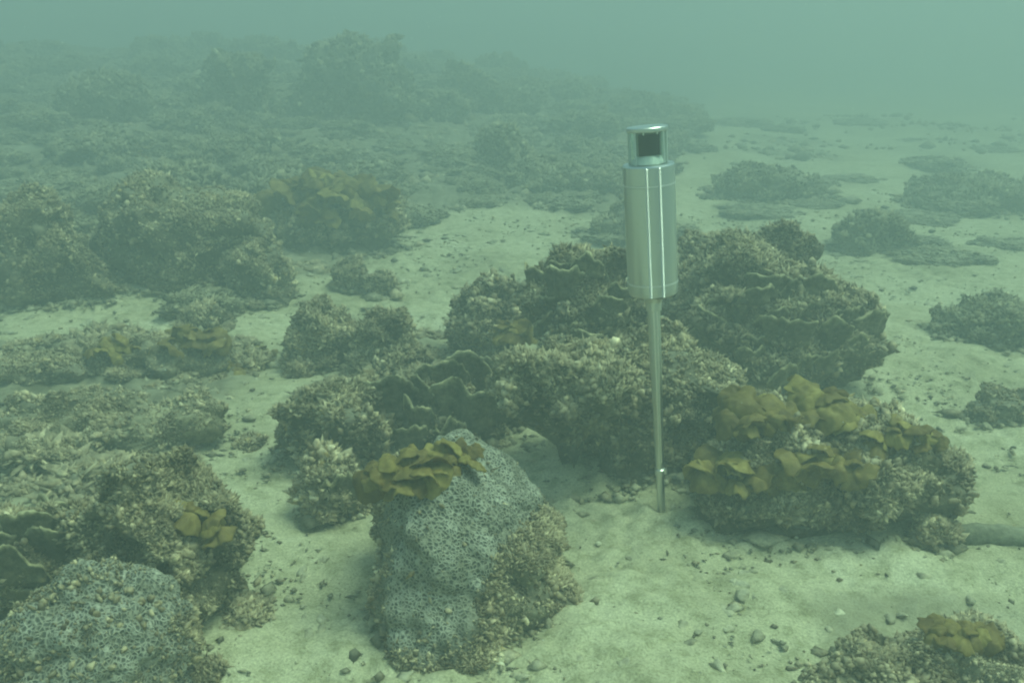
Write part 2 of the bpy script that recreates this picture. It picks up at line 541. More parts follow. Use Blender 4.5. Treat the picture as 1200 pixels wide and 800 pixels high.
PAL = np.array([[0.50, 0.47, 0.40], [0.85, 0.80, 0.68], [1.30, 1.26, 1.14], [2.1, 2.1, 2.0], [1.15, 1.0, 0.62], [0.9, 0.66, 0.52]])
def nodules(V, F, count, size, seed, pw=(0.24, 0.30, 0.22, 0.10, 0.09, 0.05), zmin=0.015, sub=1, keep=None, tall=1.2, clump=7.0, flake=1.0):
    r = np.random.default_rng(seed)
    a = V[F[:, 0]]; b = V[F[:, 1]]; c = V[F[:, 2]]
    nrm = np.cross(b - a, c - a)
    ar = np.linalg.norm(nrm, axis=1)
    w = ar.copy()
    cen = (a + b + c) / 3
    w[cen[:, 2] < zmin] = 0
    w *= sstep(-0.45, 0.15, nrm[:, 2] / (ar + 1e-12))
    cl = 0.7 * vnoise(cen * clump / 0.25, seed % 40) + 0.5 * vnoise(cen * clump * 0.4 / 0.25, (seed + 1) % 40)
    w *= np.clip(0.40 + 1.15 * cl, 0.05, 1.5)
    if keep is not None:
        w *= keep(cen)
    if w.sum() <= 0:
        return None
    pick = r.choice(len(F), count, p=w / w.sum())
    t = r.random((count, 2))
    fl = t.sum(1) > 1
    t[fl] = 1 - t[fl]
    p = a[pick] + t[:, :1] * (b - a)[pick] + t[:, 1:] * (c - a)[pick]
    n = nrm[pick] / (ar[pick][:, None] + 1e-12)
    n = n + (0.45 if flake == 1 else 0.7) * r.normal(size=n.shape) + np.array([0, 0, 0.35])
    n /= np.linalg.norm(n, axis=1)[:, None]
    ref = np.where(np.abs(n[:, 2:3]) > 0.9, np.array([[1.0, 0, 0]]), np.array([[0, 0, 1.0]]))
    u = np.cross(n, ref)
    u /= np.linalg.norm(u, axis=1)[:, None]
    v = np.cross(n, u)
    tw = r.random(count)[:, None] * 6.283
    u, v = u * np.cos(tw) + v * np.sin(tw), v * np.cos(tw) - u * np.sin(tw)
    S, SF = ICO[sub]
    m = len(S)
    patch = np.clip(1 + 0.9 * vnoise(p / 0.07, (seed + 9) % 40), 0.45, 1.7)
    sc = np.minimum(size * patch * np.exp(r.normal(0, 0.33, count)), size * 2.1)
    jit = 1 + 0.30 * r.normal(size=(count, m))
    L = S[None] * jit[:, :, None]
    sx = (sc * r.uniform(0.7, 1.2, count))[:, None]
    sy = (sc * flake * r.uniform(0.7, 1.3, count))[:, None]
    sz = (sc * tall * r.uniform(0.7, 1.5, count))[:, None]
    W = p[:, None, :] + (L[:, :, 0] * sx)[..., None] * u[:, None] + (L[:, :, 1] * sy)[..., None] * v[:, None] \
        + (L[:, :, 2] * sz + sz * 0.45)[..., None] * n[:, None]
    FF = (SF[None] + (np.arange(count) * m)[:, None, None]).reshape(-1, 3)
    # neighbours tend to share a tone
    zone = vnoise(p / 0.09, (seed + 3) % 40) * 0.5 + 0.5
    cum = np.cumsum(pw)
    ki = np.searchsorted(cum / cum[-1], np.clip(0.55 * r.random(count) + 0.45 * zone, 0, 0.999))
    cc = PAL[ki] * np.exp(r.normal(0, 0.14, (count, 1)))
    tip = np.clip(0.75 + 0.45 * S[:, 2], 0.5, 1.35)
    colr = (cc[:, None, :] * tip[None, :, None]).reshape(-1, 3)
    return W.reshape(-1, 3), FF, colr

def crust(V, F, count, size, seed, **kw):
    """knobs plus three times as many small sharp bits between them"""
    A = nodules(V, F, int(count * 0.20), size * 0.80, seed, **kw)
    kb = dict(kw)
    kb["tall"] = kw.get("tall", 1.2) * 1.35
    B = nodules(V, F, int(count * 3.3), size * 0.62, seed + 1, sub=0, flake=0.42, **kb)
    return np.concatenate([A[0], B[0]]), np.concatenate([A[1], B[1] + len(A[0])]), np.concatenate([A[2], B[2]])

def rock_tone(V, seed):
    t = 0.9 + 0.35 * vnoise(V / 0.10, seed % 40) + 0.25 * vnoise(V / 0.03, (seed + 5) % 40)
    w = 0.5 + 0.5 * vnoise(V / 0.16 + 7, (seed + 8) % 40)
    base = np.stack([np.ones_like(t), 0.95 + 0.05 * w, 0.8 + 0.3 * w], 1)
    return base * np.clip(t, 0.3, 1.7)[:, None]

def place(u0, u1, vtop, vbase, deep):
    """centre, half width, half depth and height of a boulder whose foot meets the sand at row vbase"""
    um = (u0 + u1) / 2
    foot = spot(um, min(vbase, 900))
    slant = math.hypot(foot.y, CAM_Z - foot.z)
    rx = (u1 - u0) / 2 / FPX * foot.y
    ry = rx * deep
    cy = foot.y + ry * 0.85
    cx = foot.x / foot.y * cy
    rx *= cy / foot.y
    z = float(terrain(cx, cy)[0])
    h = max(0.05, height_at(cy, vtop) - z)
    return Vector((cx, cy, z)), rx, ry, h

FEET = []
def coral_head(name, label, cat, box, deep=0.8, seed=1, count=4000, size=0.0065, n=6, mat=None, group=None, pw=None, keep=None,
               brain=None, tall=1.2, lift=0.0, crust_mat=None, **kw):
    loc, rx, ry, h = place(*box, deep)
    V, F, g = rock_shape(rx * 0.93, ry * 0.93, h, seed, n, **kw)
    tone = rock_tone(V, seed)
    me_mat = mat or M_ROCK
    if brain is not None:
        k = np.clip(brain(V), 0, 1)
    me = mesh_np(name, V, F, tone)
    if brain is not None:
        me.attributes.new("brain", 'FLOAT', 'POINT').data.foreach_set("value", k.astype(np.float32))
    o = link(name, me, me_mat, None, loc + Vector((0, 0, lift)))
    FEET.append((loc.x, loc.y, rx, ry))
    tag(o, label, cat, group)
    if count:
        kp = keep
        if brain is not None:
            kp = lambda c: (1 - np.clip(brain(c), 0, 1)) ** 2 * (1 if keep is None else keep(c)) + 0.002
        args = {} if pw is None else {"pw": pw}
        r = crust(V, F, count, size * 0.82, seed + 50, keep=kp, tall=tall, **args)
        c = link("nodule_crust", mesh_np("nodule_crust", *r), crust_mat or M_NOD, o)
        c["kind"] = "stuff"
    o["_dims"] = (rx, ry, h)
    return o, loc, rx, ry, h

def shelf_mesh(inner, outward, width, rise, seed, thick=0.006, nu=64, nv=14, curl=0.6, ruffle=0.14):
    """a leafy plate: grows from the curve `inner` outward and up, with an uneven thin rim"""
    inner = np.asarray(inner, float)
    t = np.linspace(0, 1, len(inner))
    uu = np.linspace(0, 1, nu)
    C = np.stack([np.interp(uu, t, inner[:, k]) for k in range(3)], 1)
    O = np.stack([np.interp(uu, t, np.asarray(outward, float)[:, k]) for k in range(3)], 1)
    O /= np.linalg.norm(O, axis=1)[:, None]
    env = np.clip(np.sin(np.pi * uu), 0, 1) ** 0.45
    q = np.stack([uu * 6, np.full(nu, seed * 1.37), np.zeros(nu)], 1)
    env = env * (1 + 0.25 * vnoise(q, seed % 30) + 0.08 * vnoise(q * 2.7, (seed + 1) % 30) + 0.035 * vnoise(q * 7.3, (seed + 4) % 30))
    vv = np.linspace(0, 1, nv)
    G = np.zeros((nu, nv, 3))
    for j, v in enumerate(vv):
        out = width * env * (v if curl == 0 else (v ** (1 + curl)))
        up = rise * env * (v ** 0.85)
        G[:, j] = C + O * out[:, None] + np.array([0, 0, 1.0]) * up[:, None]
        wob = ruffle * width * v * vnoise(np.stack([uu * 9, np.full(nu, v * 2.0), np.full(nu, seed * 2.1)], 1), (seed + 2) % 30)
        G[:, j] += O * wob[:, None]
        wob2 = ruffle * 0.35 * max(width, rise) * v * vnoise(np.stack([uu * 13, np.full(nu, v * 2.0 + 5), np.full(nu, seed * 1.1)], 1), (seed + 3) % 30)
        G[:, j, 2] += wob2
    du = np.gradient(G, axis=0)
    dv = np.gradient(G, axis=1)
    N = np.cross(du, dv)
    N /= np.linalg.norm(N, axis=2)[..., None] + 1e-9
    th = thick * (1.25 - 0.6 * vv)[None, :, None]
    R = (vnoise((G / 0.016).reshape(-1, 3), seed % 30) * 0.003 + vnoise((G / 0.007).reshape(-1, 3), seed % 30) * 0.0018).reshape(nu, nv, 1)
    A = G + N * (th * 0.5 + R)
    B = G - N * (th * 0.5 + R * 0.6)
    V = np.concatenate([A.reshape(-1, 3), B.reshape(-1, 3)])
    i = np.arange(nu * nv).reshape(nu, nv)
    k = nu * nv
    qd = lambda a, b, c, d: np.stack([a.ravel(), b.ravel(), c.ravel(), d.ravel()], 1)
    Fs = [qd(i[:-1, :-1], i[1:, :-1], i[1:, 1:], i[:-1, 1:]),
          qd(i[:-1, :-1] + k, i[:-1, 1:] + k, i[1:, 1:] + k, i[1:, :-1] + k),
          qd(i[:-1, -1], i[1:, -1], i[1:, -1] + k, i[:-1, -1] + k),
          qd(i[:-1, 0], i[:-1, 0] + k, i[1:, 0] + k, i[1:, 0]),
          qd(i[0, :-1], i[0, 1:], i[0, 1:] + k, i[0, :-1] + k),
          qd(i[-1, :-1], i[-1, :-1] + k, i[-1, 1:] + k, i[-1, 1:])]
    tone = np.tile((0.70 + 1.5 * np.clip((vv - 0.84) / 0.16, 0, 1))[None, :], (nu, 1)).ravel()
    tone = np.concatenate([tone, tone]) * (1 + 0.3 * vnoise(V / 0.02, 6))
    return V, np.concatenate(Fs), np.stack([tone, tone * 0.98, tone * 0.88], 1)

def ring_plate(parent, cx, cy, z, r, a0, a1, width, rise, seed, squash=1.0, name="plate", **kw):
    a = np.radians(np.linspace(a0, a1, 24))
    wob = 1 + 0.13 * np.sin(3 * (a - a[0]) + seed) + 0.08 * np.sin(7 * a + seed * 2)
    inner = np.stack([cx + r * wob * np.cos(a), cy + r * wob * squash * np.sin(a), np.full(24, z)], 1)
    outw = np.stack([np.cos(a), np.sin(a) * squash, np.zeros(24)], 1)
    V, F, t = shelf_mesh(inner, outw, width, rise, seed, **kw)
    return link(name, mesh_np(name, V, F, t), M_PLATE, parent)

def frond_mesh(R, seed, droop=0.4, ruff=0.4):
    """a soft rounded lobe: a thin wavy sheet with a scalloped margin, hanging down at the edge"""
    nr, na = 11, 40
    rr = np.linspace(0.0, 1, nr)
    aa = np.linspace(0, 2 * math.pi, na, endpoint=False)
    o = seed * 2.71
    c1 = np.stack([np.cos(aa) * 1.3 + o, np.sin(aa) * 1.3, np.zeros(na)], 1)
    edge = 1 + 0.30 * vnoise(c1, seed % 40) + 0.14 * vnoise(c1 * 3.1, (seed + 1) % 40)
    A, Rr = np.meshgrid(aa, rr)
    E = np.tile(edge, (nr, 1))
    x = Rr * E * np.cos(A)
    y = Rr * E * np.sin(A)
    Q = np.stack([x.ravel() * 1.7 + o, y.ravel() * 1.7, np.full(x.size, o)], 1)
    z = -droop * Rr.ravel() ** 2.2 + ruff * (0.35 + 0.65 * Rr.ravel()) * (vnoise(Q, seed % 40) + 0.45 * vnoise(Q * 2.3, (seed + 4) % 40))
    T = np.stack([x.ravel(), y.ravel(), z], 1) * R
    t = 0.0011
    V = np.concatenate([T + [0, 0, t], T - [0, 0, t]])
    i = np.arange(nr * na).reshape(nr, na)
    j = np.roll(i, -1, 1)
    k = nr * na
    qd = lambda a, b, c, d: np.stack([a.ravel(), b.ravel(), c.ravel(), d.ravel()], 1)
    F = np.concatenate([qd(i[:-1], i[1:], j[1:], j[:-1]), qd(i[:-1] + k, j[:-1] + k, j[1:] + k, i[1:] + k), qd(i[-1], i[-1] + k, j[-1] + k, j[-1])])
    return V, F

def brown_alga(label, pos, R, fronds, seed, group=None, flat=0.5):
    rg = random.Random(seed)
    root = link("brown_alga", None, None, None, pos)
    tag(root, label, "seaweed", group)
    n = fronds * 3 + 5 if R < 0.12 else fronds * 8
    fs = 1.0 if R < 0.12 else 0.55
    for k in range(n):
        a = 2.4 * k + rg.uniform(-.4, .4)
        q = 0.95 * math.sqrt(k / n)
        V, F = frond_mesh(R * fs * rg.uniform(0.30, 0.58), seed * 13 + k, rg.uniform(0.4, 0.9), rg.uniform(0.22, 0.46))
        link("frond", mesh_np("frond", V, F), M_ALGA, root,
             (q * R * math.cos(a) * 1.25, q * R * math.sin(a) * 0.75, (0.55 - 0.5 * q * q + rg.uniform(-.14, .14)) * R * (0.5 + flat)),
             (rg.uniform(-0.2, 1.0), rg.uniform(-.7, .7), rg.uniform(0, 6.28)))
    return root

from mathutils.bvhtree import BVHTree
def on_surface(objs, u, v):
    """first point of the given coral meshes along the sight line of (u, v)"""
    d = ray(u, v).normalized()
    o0 = Vector((0, 0, CAM_Z))
    best = None
    for o in objs:
        key = o.name
        if key not in _BVH:
            me = o.data
            _BVH[key] = BVHTree.FromPolygons([vv.co[:] for vv in me.vertices], [p.vertices[:] for p in me.polygons])
        hit = _BVH[key].ray_cast(o0 - Vector(o.location), d)
        if hit[0] is not None and (best is None or hit[3] < best[1]):
            best = (hit[0] + Vector(o.location), hit[3])
    return best[0] if best else None
_BVH = {}

# ------------------------------------------------------------------ the coral heads near the instrument
HEADS = []
def head(*a, **k):
    r = coral_head(*a, **k)
    HEADS.append(r[0])
    return r

# brain coral boulder on the sand
brain1, *_ = head("brain_coral_boulder", "domed boulder with honeycomb brain coral and a tuft of brown seaweed on top", "coral",
     (416, 690, 523, 772), deep=1.4, seed=3, n=7, count=6500, size=0.0044, lump=0.13, boxy=2.0, peak=0.16, tilt=0.30, rugged=0.45, pit=0.08, mat=M_BRAIN,
     brain=lambda V: sstep(-0.02, 0.05, 0.05 - V[:, 0] * 0.55 + (V[:, 2] - 0.13) * 0.75 + 0.035 * vnoise(V / 0.05, 9)) * sstep(-0.165, -0.10, V[:, 0]))
# knobby head and the brain coral below it
knob, *_ = head("knobby_coral", "knobbly brown coral head rising beside the folded plates, with a smooth sponge lobe", "coral",
     (74, 328, 533, 765), deep=0.95, seed=7, count=11000, size=0.0047, undercut=0.10, lump=0.2)
brain2, *_ = head("brain_coral_mound", "low broad mound of ridged grey brain coral below the knobbly head", "coral",
     (-20, 270, 672, 880), deep=1.0, seed=12, n=7, count=2000, size=0.0040, lump=0.15, peak=0.25, rugged=0.7, pit=0.08, mat=M_BRAIN,
     brain=lambda V: sstep(-0.03, 0.05, 0.11 - V[:, 0] * 0.5 + 0.06 * vnoise(V / 0.07, 5)) * 0.95)

# the central outcrop
c_mid, *_ = head("cone_coral", "tall cone-shaped nodular coral head behind the steel pole", "coral",
     (655, 885, 380, 560), deep=0.8, seed=21, count=9000, size=0.0068, lump=0.17, peak=0.30, undercut=0.25)
c_front, *_ = head("overhanging_coral", "pale nodular coral head overhanging a dark hollow in the sand", "coral",
     (565, 770, 438, 590), deep=0.9, seed=28, count=8000, size=0.0066, undercut=0.85, lump=0.26, boxy=2.3, lift=0.055)
c_back, *_ = head("ledged_coral", "dark ledged coral head behind the brown seaweed lobe", "coral",
     (600, 770, 292, 480), deep=0.8, seed=33, count=4500, size=0.0072, undercut=0.15, lump=0.22)
c_backl, *_ = head("rounded_coral", "small rounded coral head at the sand-side end of the outcrop", "coral",
     (522, 615, 325, 425), deep=0.9, seed=36, count=2200, size=0.0075, lump=0.14)
c_right, *_ = head("tiered_coral_outcrop", "wide tiered coral outcrop with thin ledges behind the seaweed mound", "coral",
     (775, 1040, 290, 475), deep=0.7, seed=41, count=8000, size=0.0075, undercut=0.18, lump=0.30, boxy=2.2, tilt=0.28)
c_top, *_ = head("peaked_coral", "peaked coral head directly behind the steel cylinder", "coral",
     (770, 955, 262, 420), deep=0.8, seed=44, count=4500, size=0.0078, lump=0.22)
mound, *_ = head("seaweed_covered_mound", "long low coral mound covered with golden brown seaweed fans", "coral",
     (785, 1130, 478, 642), deep=0.68, seed=52, count=9000, size=0.0062, undercut=0.03, lump=0.14, boxy=2.5, pit=0.12)

# thin ledges growing out of the outcrop
def brackets(o, items, seed, lean=0.28, extra=2):
    rb = random.Random(seed)
    more = []
    for (u, v, wpx, hpx, a0, a1) in items:
        for _ in range(extra):
            t = rb.uniform(-65, 65)
            more.append((u + rb.uniform(-38, 38), v + rb.uniform(-28, 34), wpx * rb.uniform(0.4, 0.75), hpx * rb.uniform(0.55, 0.95), a0 + t, a1 + t))
    items = [(u, v, w * 0.72, h_ * 1.05, a + rb.uniform(-40, 40), b) for (u, v, w, h_, a, b) in items] + more
    items = [(u, v, w, h_, a, max(b, a + 70)) for (u, v, w, h_, a, b) in items]
    loc = Vector(o.location)
    for k, (u, v, wpx, hpx, a0, a1) in enumerate(items):
        p = on_surface([o], u, v)
        if p is None:
            continue
        q = p.y / FPX
        r = wpx / 2 * q
        ring_plate(o, p.x - loc.x, p.y - loc.y + r * 0.62, p.z - loc.z - 0.012, r, a0, a1, hpx * q * lean, hpx * q + 0.012, seed + k,
                   squash=0.7, thick=0.006, ruffle=0.16, curl=0.7)
    
brackets(c_right, [(850, 368, 75, 30, 185, 345), (925, 400, 85, 32, 190, 350), (975, 402, 70, 28, 200, 350), (1015, 392, 60, 34, 215, 380),
                   (905, 345, 80, 26, 190, 340), (960, 345, 60, 22, 200, 345), (880, 430, 60, 26, 190, 340), (990, 440, 60, 26, 200, 350),
                   (830, 410, 60, 28, 190, 340), (940, 440, 50, 22, 190, 340)], 100)
brackets(c_back, [(665, 345, 60, 30, 190, 340), (715, 375, 60, 28, 195, 345), (640, 390, 55, 26, 190, 340), (690, 410, 60, 24, 190, 340), (690, 320, 50, 20, 190, 340)], 130)
brackets(c_top, [(830, 325, 60, 26, 190, 345), (880, 320, 60, 26, 195, 350), (910, 350, 50, 22, 195, 350)], 150)

# folded plate coral beside the outcrop
def plate_coral(label, box, deep, seed, plates, count=900):
    o, loc, rx, ry, h = coral_head("plate_coral", label, "coral", box, deep=deep, seed=seed, count=count, size=0.006, n=5)
    HEADS.append(o)
    for k, (u, v, wpx, hpx, a0, a1, lean) in enumerate(plates):
        # each plate stands at its own place in the clump: foot at row v, width and height in metres from its distance
        p = on_surface([o], u, v) or spot(u, v)
        s = p.y / FPX
        r = wpx / 2 * s
        ring_plate(o, p.x - loc.x, p.y - loc.y + r * 0.55, p.z - loc.z - 0.02, r, a0, a1, hpx * s * lean, hpx * s * 1.1 + 0.02, seed * 7 + k,
                   squash=0.75, thick=0.006, ruffle=0.13, curl=0.9)
    return o
folds = plate_coral("clump of dark curved plates with pale rims beside the overhanging head", (440, 610, 440, 530), 0.7, 61,
    [(466, 480, 80, 56, 175, 320, 0.3), (520, 446, 60, 28, 200, 345, 0.3), (540, 492, 95, 52, 200, 330, 0.3), (578, 456, 64, 38, 215, 350, 0.3),
     (502, 500, 55, 38, 185, 300, 0.3), (556, 450, 80, 34, 180, 330, 0.3), (488, 526, 55, 34, 190, 320, 0.3), (527, 532, 46, 46, 220, 330, 0.25),
     (600, 500, 60, 50, 175, 300, 0.3), (572, 486, 50, 40, 230, 370, 0.3), (508, 470, 46, 34, 170, 290, 0.3), (546, 516, 44, 30, 200, 340, 0.3),
     (462, 512, 50, 32, 185, 330, 0.3)])
folds2 = plate_coral("dark overlapping plates in a row at the foot of the knobbly head", (-60, 120, 600, 735), 0.8, 66,
    [(85, 612, 75, 34, 175, 330, 0.3), (35, 627, 90, 34, 195, 345, 0.3), (70, 652, 80, 44, 200, 350, 0.3), (15, 668, 80, 40, 190, 330, 0.3),
     (95, 690, 60, 36, 210, 345, 0.3), (30, 712, 90, 44, 190, 350, 0.3), (110, 640, 50, 34, 180, 320, 0.3), (60, 690, 50, 30, 190, 320, 0.3), (5, 640, 60, 30, 200, 350, 0.3)], 1800)

# smaller heads round the outcrop
SMALL = [
 ("small lone coral head with one upright plate beside the brain coral boulder", (345, 428, 528, 612), 0.8, 2200),
 ("dark lobed coral head next to the curved plates", (335, 425, 352, 435), 0.8, 2400),
 ("pale bushy coral head between the lobed head and the curved plates", (405, 505, 362, 455), 0.8, 2600),
 ("silt-covered low mound above the small lone head", (315, 470, 445, 560), 0.8, 2600),
 ("small pale knob on the sand tongue beside the reef ridge", (390, 432, 303, 342), 0.9, 700),
 ("round whitish knob beside the small pale knob", (424, 468, 318, 352), 0.9, 700),
 ("small dark knob standing off the end of the reef ridge", (262, 346, 278, 358), 0.8, 2200),
 ("dark flat-topped reef ridge above the bare sand", (100, 335, 205, 352), 0.6, 5200),
 ("brownish bumpy reef ridge end with a yellow lump", (-40, 140, 218, 362), 0.6, 4200),
 ("reef knoll carrying the large brown seaweed bush", (300, 480, 222, 302), 0.8, 3200),
 ("small grey coral lump on the bare sand edge", (215, 275, 358, 390), 0.8, 900),
 ("silty coral lump below the curved plates", (455, 560, 430, 480), 0.8, 1200),
 ("grey coral patch lying alone on the open sand", (1085, 1230, 352, 408), 0.9, 2600),
 ("hazy flat coral patch on the far side of the sand", (975, 1068, 248, 300), 0.6, 1400),
 ("broad dim coral bank at the edge of sight beyond the sand", (1055, 1240, 205, 252), 0.8, 2200),
 ("faint bluish coral head beyond the peaked head", (830, 965, 192, 238), 0.8, 1600),
 ("pale coral head beyond the steel cylinder", (690, 790, 228, 290), 0.7, 1500),
]
for k, (lab, box, deep, cnt) in enumerate(SMALL):
    far = box[3] < 320
    head("coral_colony", lab, "coral", box, deep=deep, seed=71 + k * 3, count=cnt, size=0.0075 if not far else 0.012, n=5, lump=0.2, undercut=0.08,
         mat=M_SILT if k >= 12 else None, crust_mat=M_SILT if k >= 12 else None)

lone = HEADS[-len(SMALL)]
rx, ry, h = lone["_dims"]
ring_plate(lone, rx * .35, -ry * .3, 0.02, rx * .5, 230, 340, 0.02, h * .62, 260, squash=.7)

# low silty rubble mounds on the sand flat
LOW = [
 ("wide silty rubble mound with sand settled on it", (-30, 290, 468, 556), 0.7, 5200),
 ("silty mound with orange-brown lumps above the wide rubble mound", (80, 285, 390, 452), 0.7, 3600),
 ("silty hump at the sand edge by the reef ridge", (-40, 120, 412, 460), 0.7, 2000),
 ("flat dark rubble mound in front of the buried tube", (895, 1250, 742, 860), 0.6, 6000),
 ("flat rubble patch on sand beyond the tube", (1120, 1230, 455, 500), 0.6, 900),
]
for k, (lab, box, deep, cnt) in enumerate(LOW):
    head("rubble_mound", lab, "rubble", box, deep=deep, seed=140 + k * 5, count=cnt, size=0.0060, n=5, lump=0.16, tall=0.75,
         mat=M_RUBBLE, pw=(0.15, 0.35, 0.30, 0.12, 0.05, 0.03))

# ------------------------------------------------------------------ far reef: many heads on the slope
variants = []
for k in range(6):
    V, F, g = rock_shape(0.5, 0.42, 0.42, 200 + k, 5, undercut=0.1, lump=0.24)
    me = mesh_np("coral_colony", V, F, rock_tone(V * 0.5, k))
    me.materials.append(M_SILT)
    r = crust(V, F, 1500, 0.024, 300 + k, clump=3.0)
    mn = mesh_np("nodule_crust", *r)
    mn.materials.append(M_SILT)
    variants.append((me, mn))

def far_head(x, y, w, h, k, rz, label, group):
    me, mn = variants[k]
    o = bpy.data.objects.new("coral_colony", me)
    COL.objects.link(o)
    o.location = (x, y, float(terrain(x, y)[0]) - 0.02)
    o.scale = (w, w, h)
    o.rotation_euler = (0, 0, rz)
    tag(o, label, "coral", group)
    c = bpy.data.objects.new("nodule_crust", mn)
    COL.objects.link(c)
    c.parent = o
    c["kind"] = "stuff"
    return o

FAR = [((350, 492, 42, 150), "tall rough coral head standing up on the hazy slope"),
       ((228, 335, 62, 145), "squat coral head beside the tall rough head on the slope"),
       ((560, 632, 150, 212), "round coral knob alone on the hazy slope edge"),
       ((500, 585, 72, 135), "faint coral head behind the tall rough head"),
       ((60, 180, 85, 150), "dim coral head high on the slope")]
rg = random.Random(77)
for k, (box, lab) in enumerate(FAR):
    head("coral_colony", lab, "coral", box, deep=0.7, seed=230 + k * 3, count=1500, size=0.02, n=5, lump=0.24, mat=M_SILT, crust_mat=M_SILT, peak=0.25)
taken = []
tries = 0
while len(taken) < 290 and tries < 12000:
    tries += 1
    y = 2.9 + 9.0 * rg.random() ** 1.25
    x = rg.uniform(-0.62, 0.62) * y
    slope = x < 0.25 * y - 0.55
    if not slope and rg.random() > 0.03:
        continue
    if ((x + 0.02) / 0.66) ** 2 + ((y - 3.8) / 1.0) ** 2 < 1:
        continue
    if y < 3.5 and x > -1.0:
        continue
    if x < -1.1 and y < 3.4:
        continue
    zt_ = float(terrain(x, y)[0])
    hx = 600 + FPX * x / (y * math.cos(PITCH) + (CAM_Z - zt_) * math.sin(PITCH))
    if 300 < hx < 470 and y < 4.6:
        continue
    w = rg.uniform(0.18, 0.60) * (0.7 if y < 4 else 1.0 if y < 7 else 1.35)
    if any((x - a) ** 2 + (y - b) ** 2 < (0.33 * (w + c)) ** 2 for a, b, c in taken):
        continue
    taken.append((x, y, w))
    hh = w * rg.uniform(0.45, 1.0) * (1.0 if slope else 0.5)
    far_head(x, y, w, hh, rg.randrange(6), rg.uniform(0, 6.2),
             ("small knob of coral" if w < 0.26 else "tall narrow coral head" if hh > 0.75 * w else "medium coral head" if w < 0.42 else "broad low coral head") + " among many on the hazy slope" if x < 0.25 * y - 0.55 else "low dim coral lump scattered over the far sand",
             "coral heads on the far slope" if x < 0.25 * y - 0.55 else "coral lumps on the far sand")

# small lumps at the foot of the larger heads
small_me = []
for k in range(5):
    V, F, g = rock_shape(0.5, 0.42, 0.38, 330 + k, 4, lump=0.24)
    me = mesh_np("coral_lump", V, F, rock_tone(V * 0.3, k))
    me.materials.append(M_ROCK)
    mn = mesh_np("nodule_crust", *crust(V, F, 420, 0.060, 340 + k, clump=2.0))
    mn.materials.append(M_NOD)
    small_me.append((me, mn))
rg = random.Random(31)
spots = []
for (cx, cy, rx, ry) in FEET[:40]:
    if cy > 4.0:
        continue
    for _ in range(4 if rx > 0.1 else 2):
        a = rg.uniform(0, 6.28)
        q = rg.uniform(0.9, 1.35)
        x, y = cx + rx * q * math.cos(a), cy + ry * q * math.sin(a)
        u = 600 + FPX * x / (y * math.cos(PITCH))
        if y < 1.05 or (x > 0.02 and y < 1.80) or (abs(x + 0.32) < 0.1 and y < 1.5) or (y > 3.1 and x > -0.9) or (x > 0.45 and y > 1.9):
            continue
        w = rg.uniform(0.035, 0.10)
        if any((x - p) ** 2 + (y - q2) ** 2 < (0.45 * (w + w2)) ** 2 for p, q2, w2 in spots):
            continue
        spots.append((x, y, w))
        me, mn = small_me[rg.randrange(5)]
        o = bpy.data.objects.new("coral_lump", me)
        COL.objects.link(o)
        o.location = (x, y, float(terrain(x, y)[0]) - 0.004)
        o.scale = (w, w * rg.uniform(0.7, 1.2), w * rg.uniform(0.6, 1.2))
        o.rotation_euler = (0, 0, rg.uniform(0, 6.28))
        tag(o, "fist-sized coral lump on sand at the foot of a larger coral head", "coral", "small lumps round the coral heads")
        c = bpy.data.objects.new("nodule_crust", mn)
        COL.objects.link(c)
        c.parent = o
        c["kind"] = "stuff"

# lumps filling the silty reef floor between the heads
rg = random.Random(58)
cand = np.array([(rg.uniform(-0.62, 0.05), rg.uniform(1.6, 3.6)) for _ in range(1500)])
cand[:, 0] *= cand[:, 1]
fl = reef_floor(cand[:, 0], cand[:, 1])
made = 0
for (x, y), f in zip(cand.tolist(), fl):
    if f < 0.45 or made >= 110:
        continue
    w = rg.uniform(0.05, 0.17) if rg.random() < 0.75 else rg.uniform(0.15, 0.24)
    if any((x - p) ** 2 + (y - q2) ** 2 < (0.36 * (w + w2)) ** 2 for p, q2, w2 in spots):
        continue
    spots.append((x, y, w))
    made += 1
    me, mn = small_me[rg.randrange(5)]
    o = bpy.data.objects.new("coral_lump", me)
    COL.objects.link(o)
    o.location = (x, y, float(terrain(x, y)[0]) - 0.006)
    o.scale = (w, w * rg.uniform(0.7, 1.2), w * rg.uniform(0.35, 0.8))
    o.rotation_euler = (0, 0, rg.uniform(0, 6.28))
    tag(o, "low silty coral lump on the rubble floor among the mounds" if w < 0.15 else "larger low silty coral lump on the rubble floor", "coral", "silty lumps on the reef floor")
    c = bpy.data.objects.new("nodule_crust", mn)
    COL.objects.link(c)
    c.parent = o
    c["kind"] = "stuff"

# ------------------------------------------------------------------ brown seaweed
def alga_at(label, u, v, R, n, seed, flat=0.5, host=None):
    p = on_surface([host] if host else HEADS, u, v)
    while p is None and host and v < 700:
        v += 4
        p = on_surface([host], u, v)
    p = p or spot(u, v)
    brown_alga(label, p + Vector((0, 0.01, 0.0)), R, n, seed, flat=flat)
alga_at("golden seaweed tuft spilling over the top of the brain coral boulder", 482, 562, 0.055, 7, 1, host=brain1)
alga_at("thin brown seaweed strip along the crest of the brain coral boulder", 535, 540, 0.035, 3, 2, host=brain1)
alga_at("tall golden brown seaweed fan on the crest of the long mound", 965, 500, 0.075, 6, 3, 1.0)
alga_at("flat brown seaweed fan draped beside the tall fan on the long mound", 888, 502, 0.070, 6, 4, 0.8)
alga_at("yellow-tinged seaweed lobe in the middle of the long mound", 962, 550, 0.065, 5, 5)
alga_at("dark brown ruffled seaweed on the pole side of the long mound", 868, 560, 0.070, 6, 6)
alga_at("small brown seaweed fan at the open-sand end of the long mound", 1065, 522, 0.050, 3, 7, 0.9)
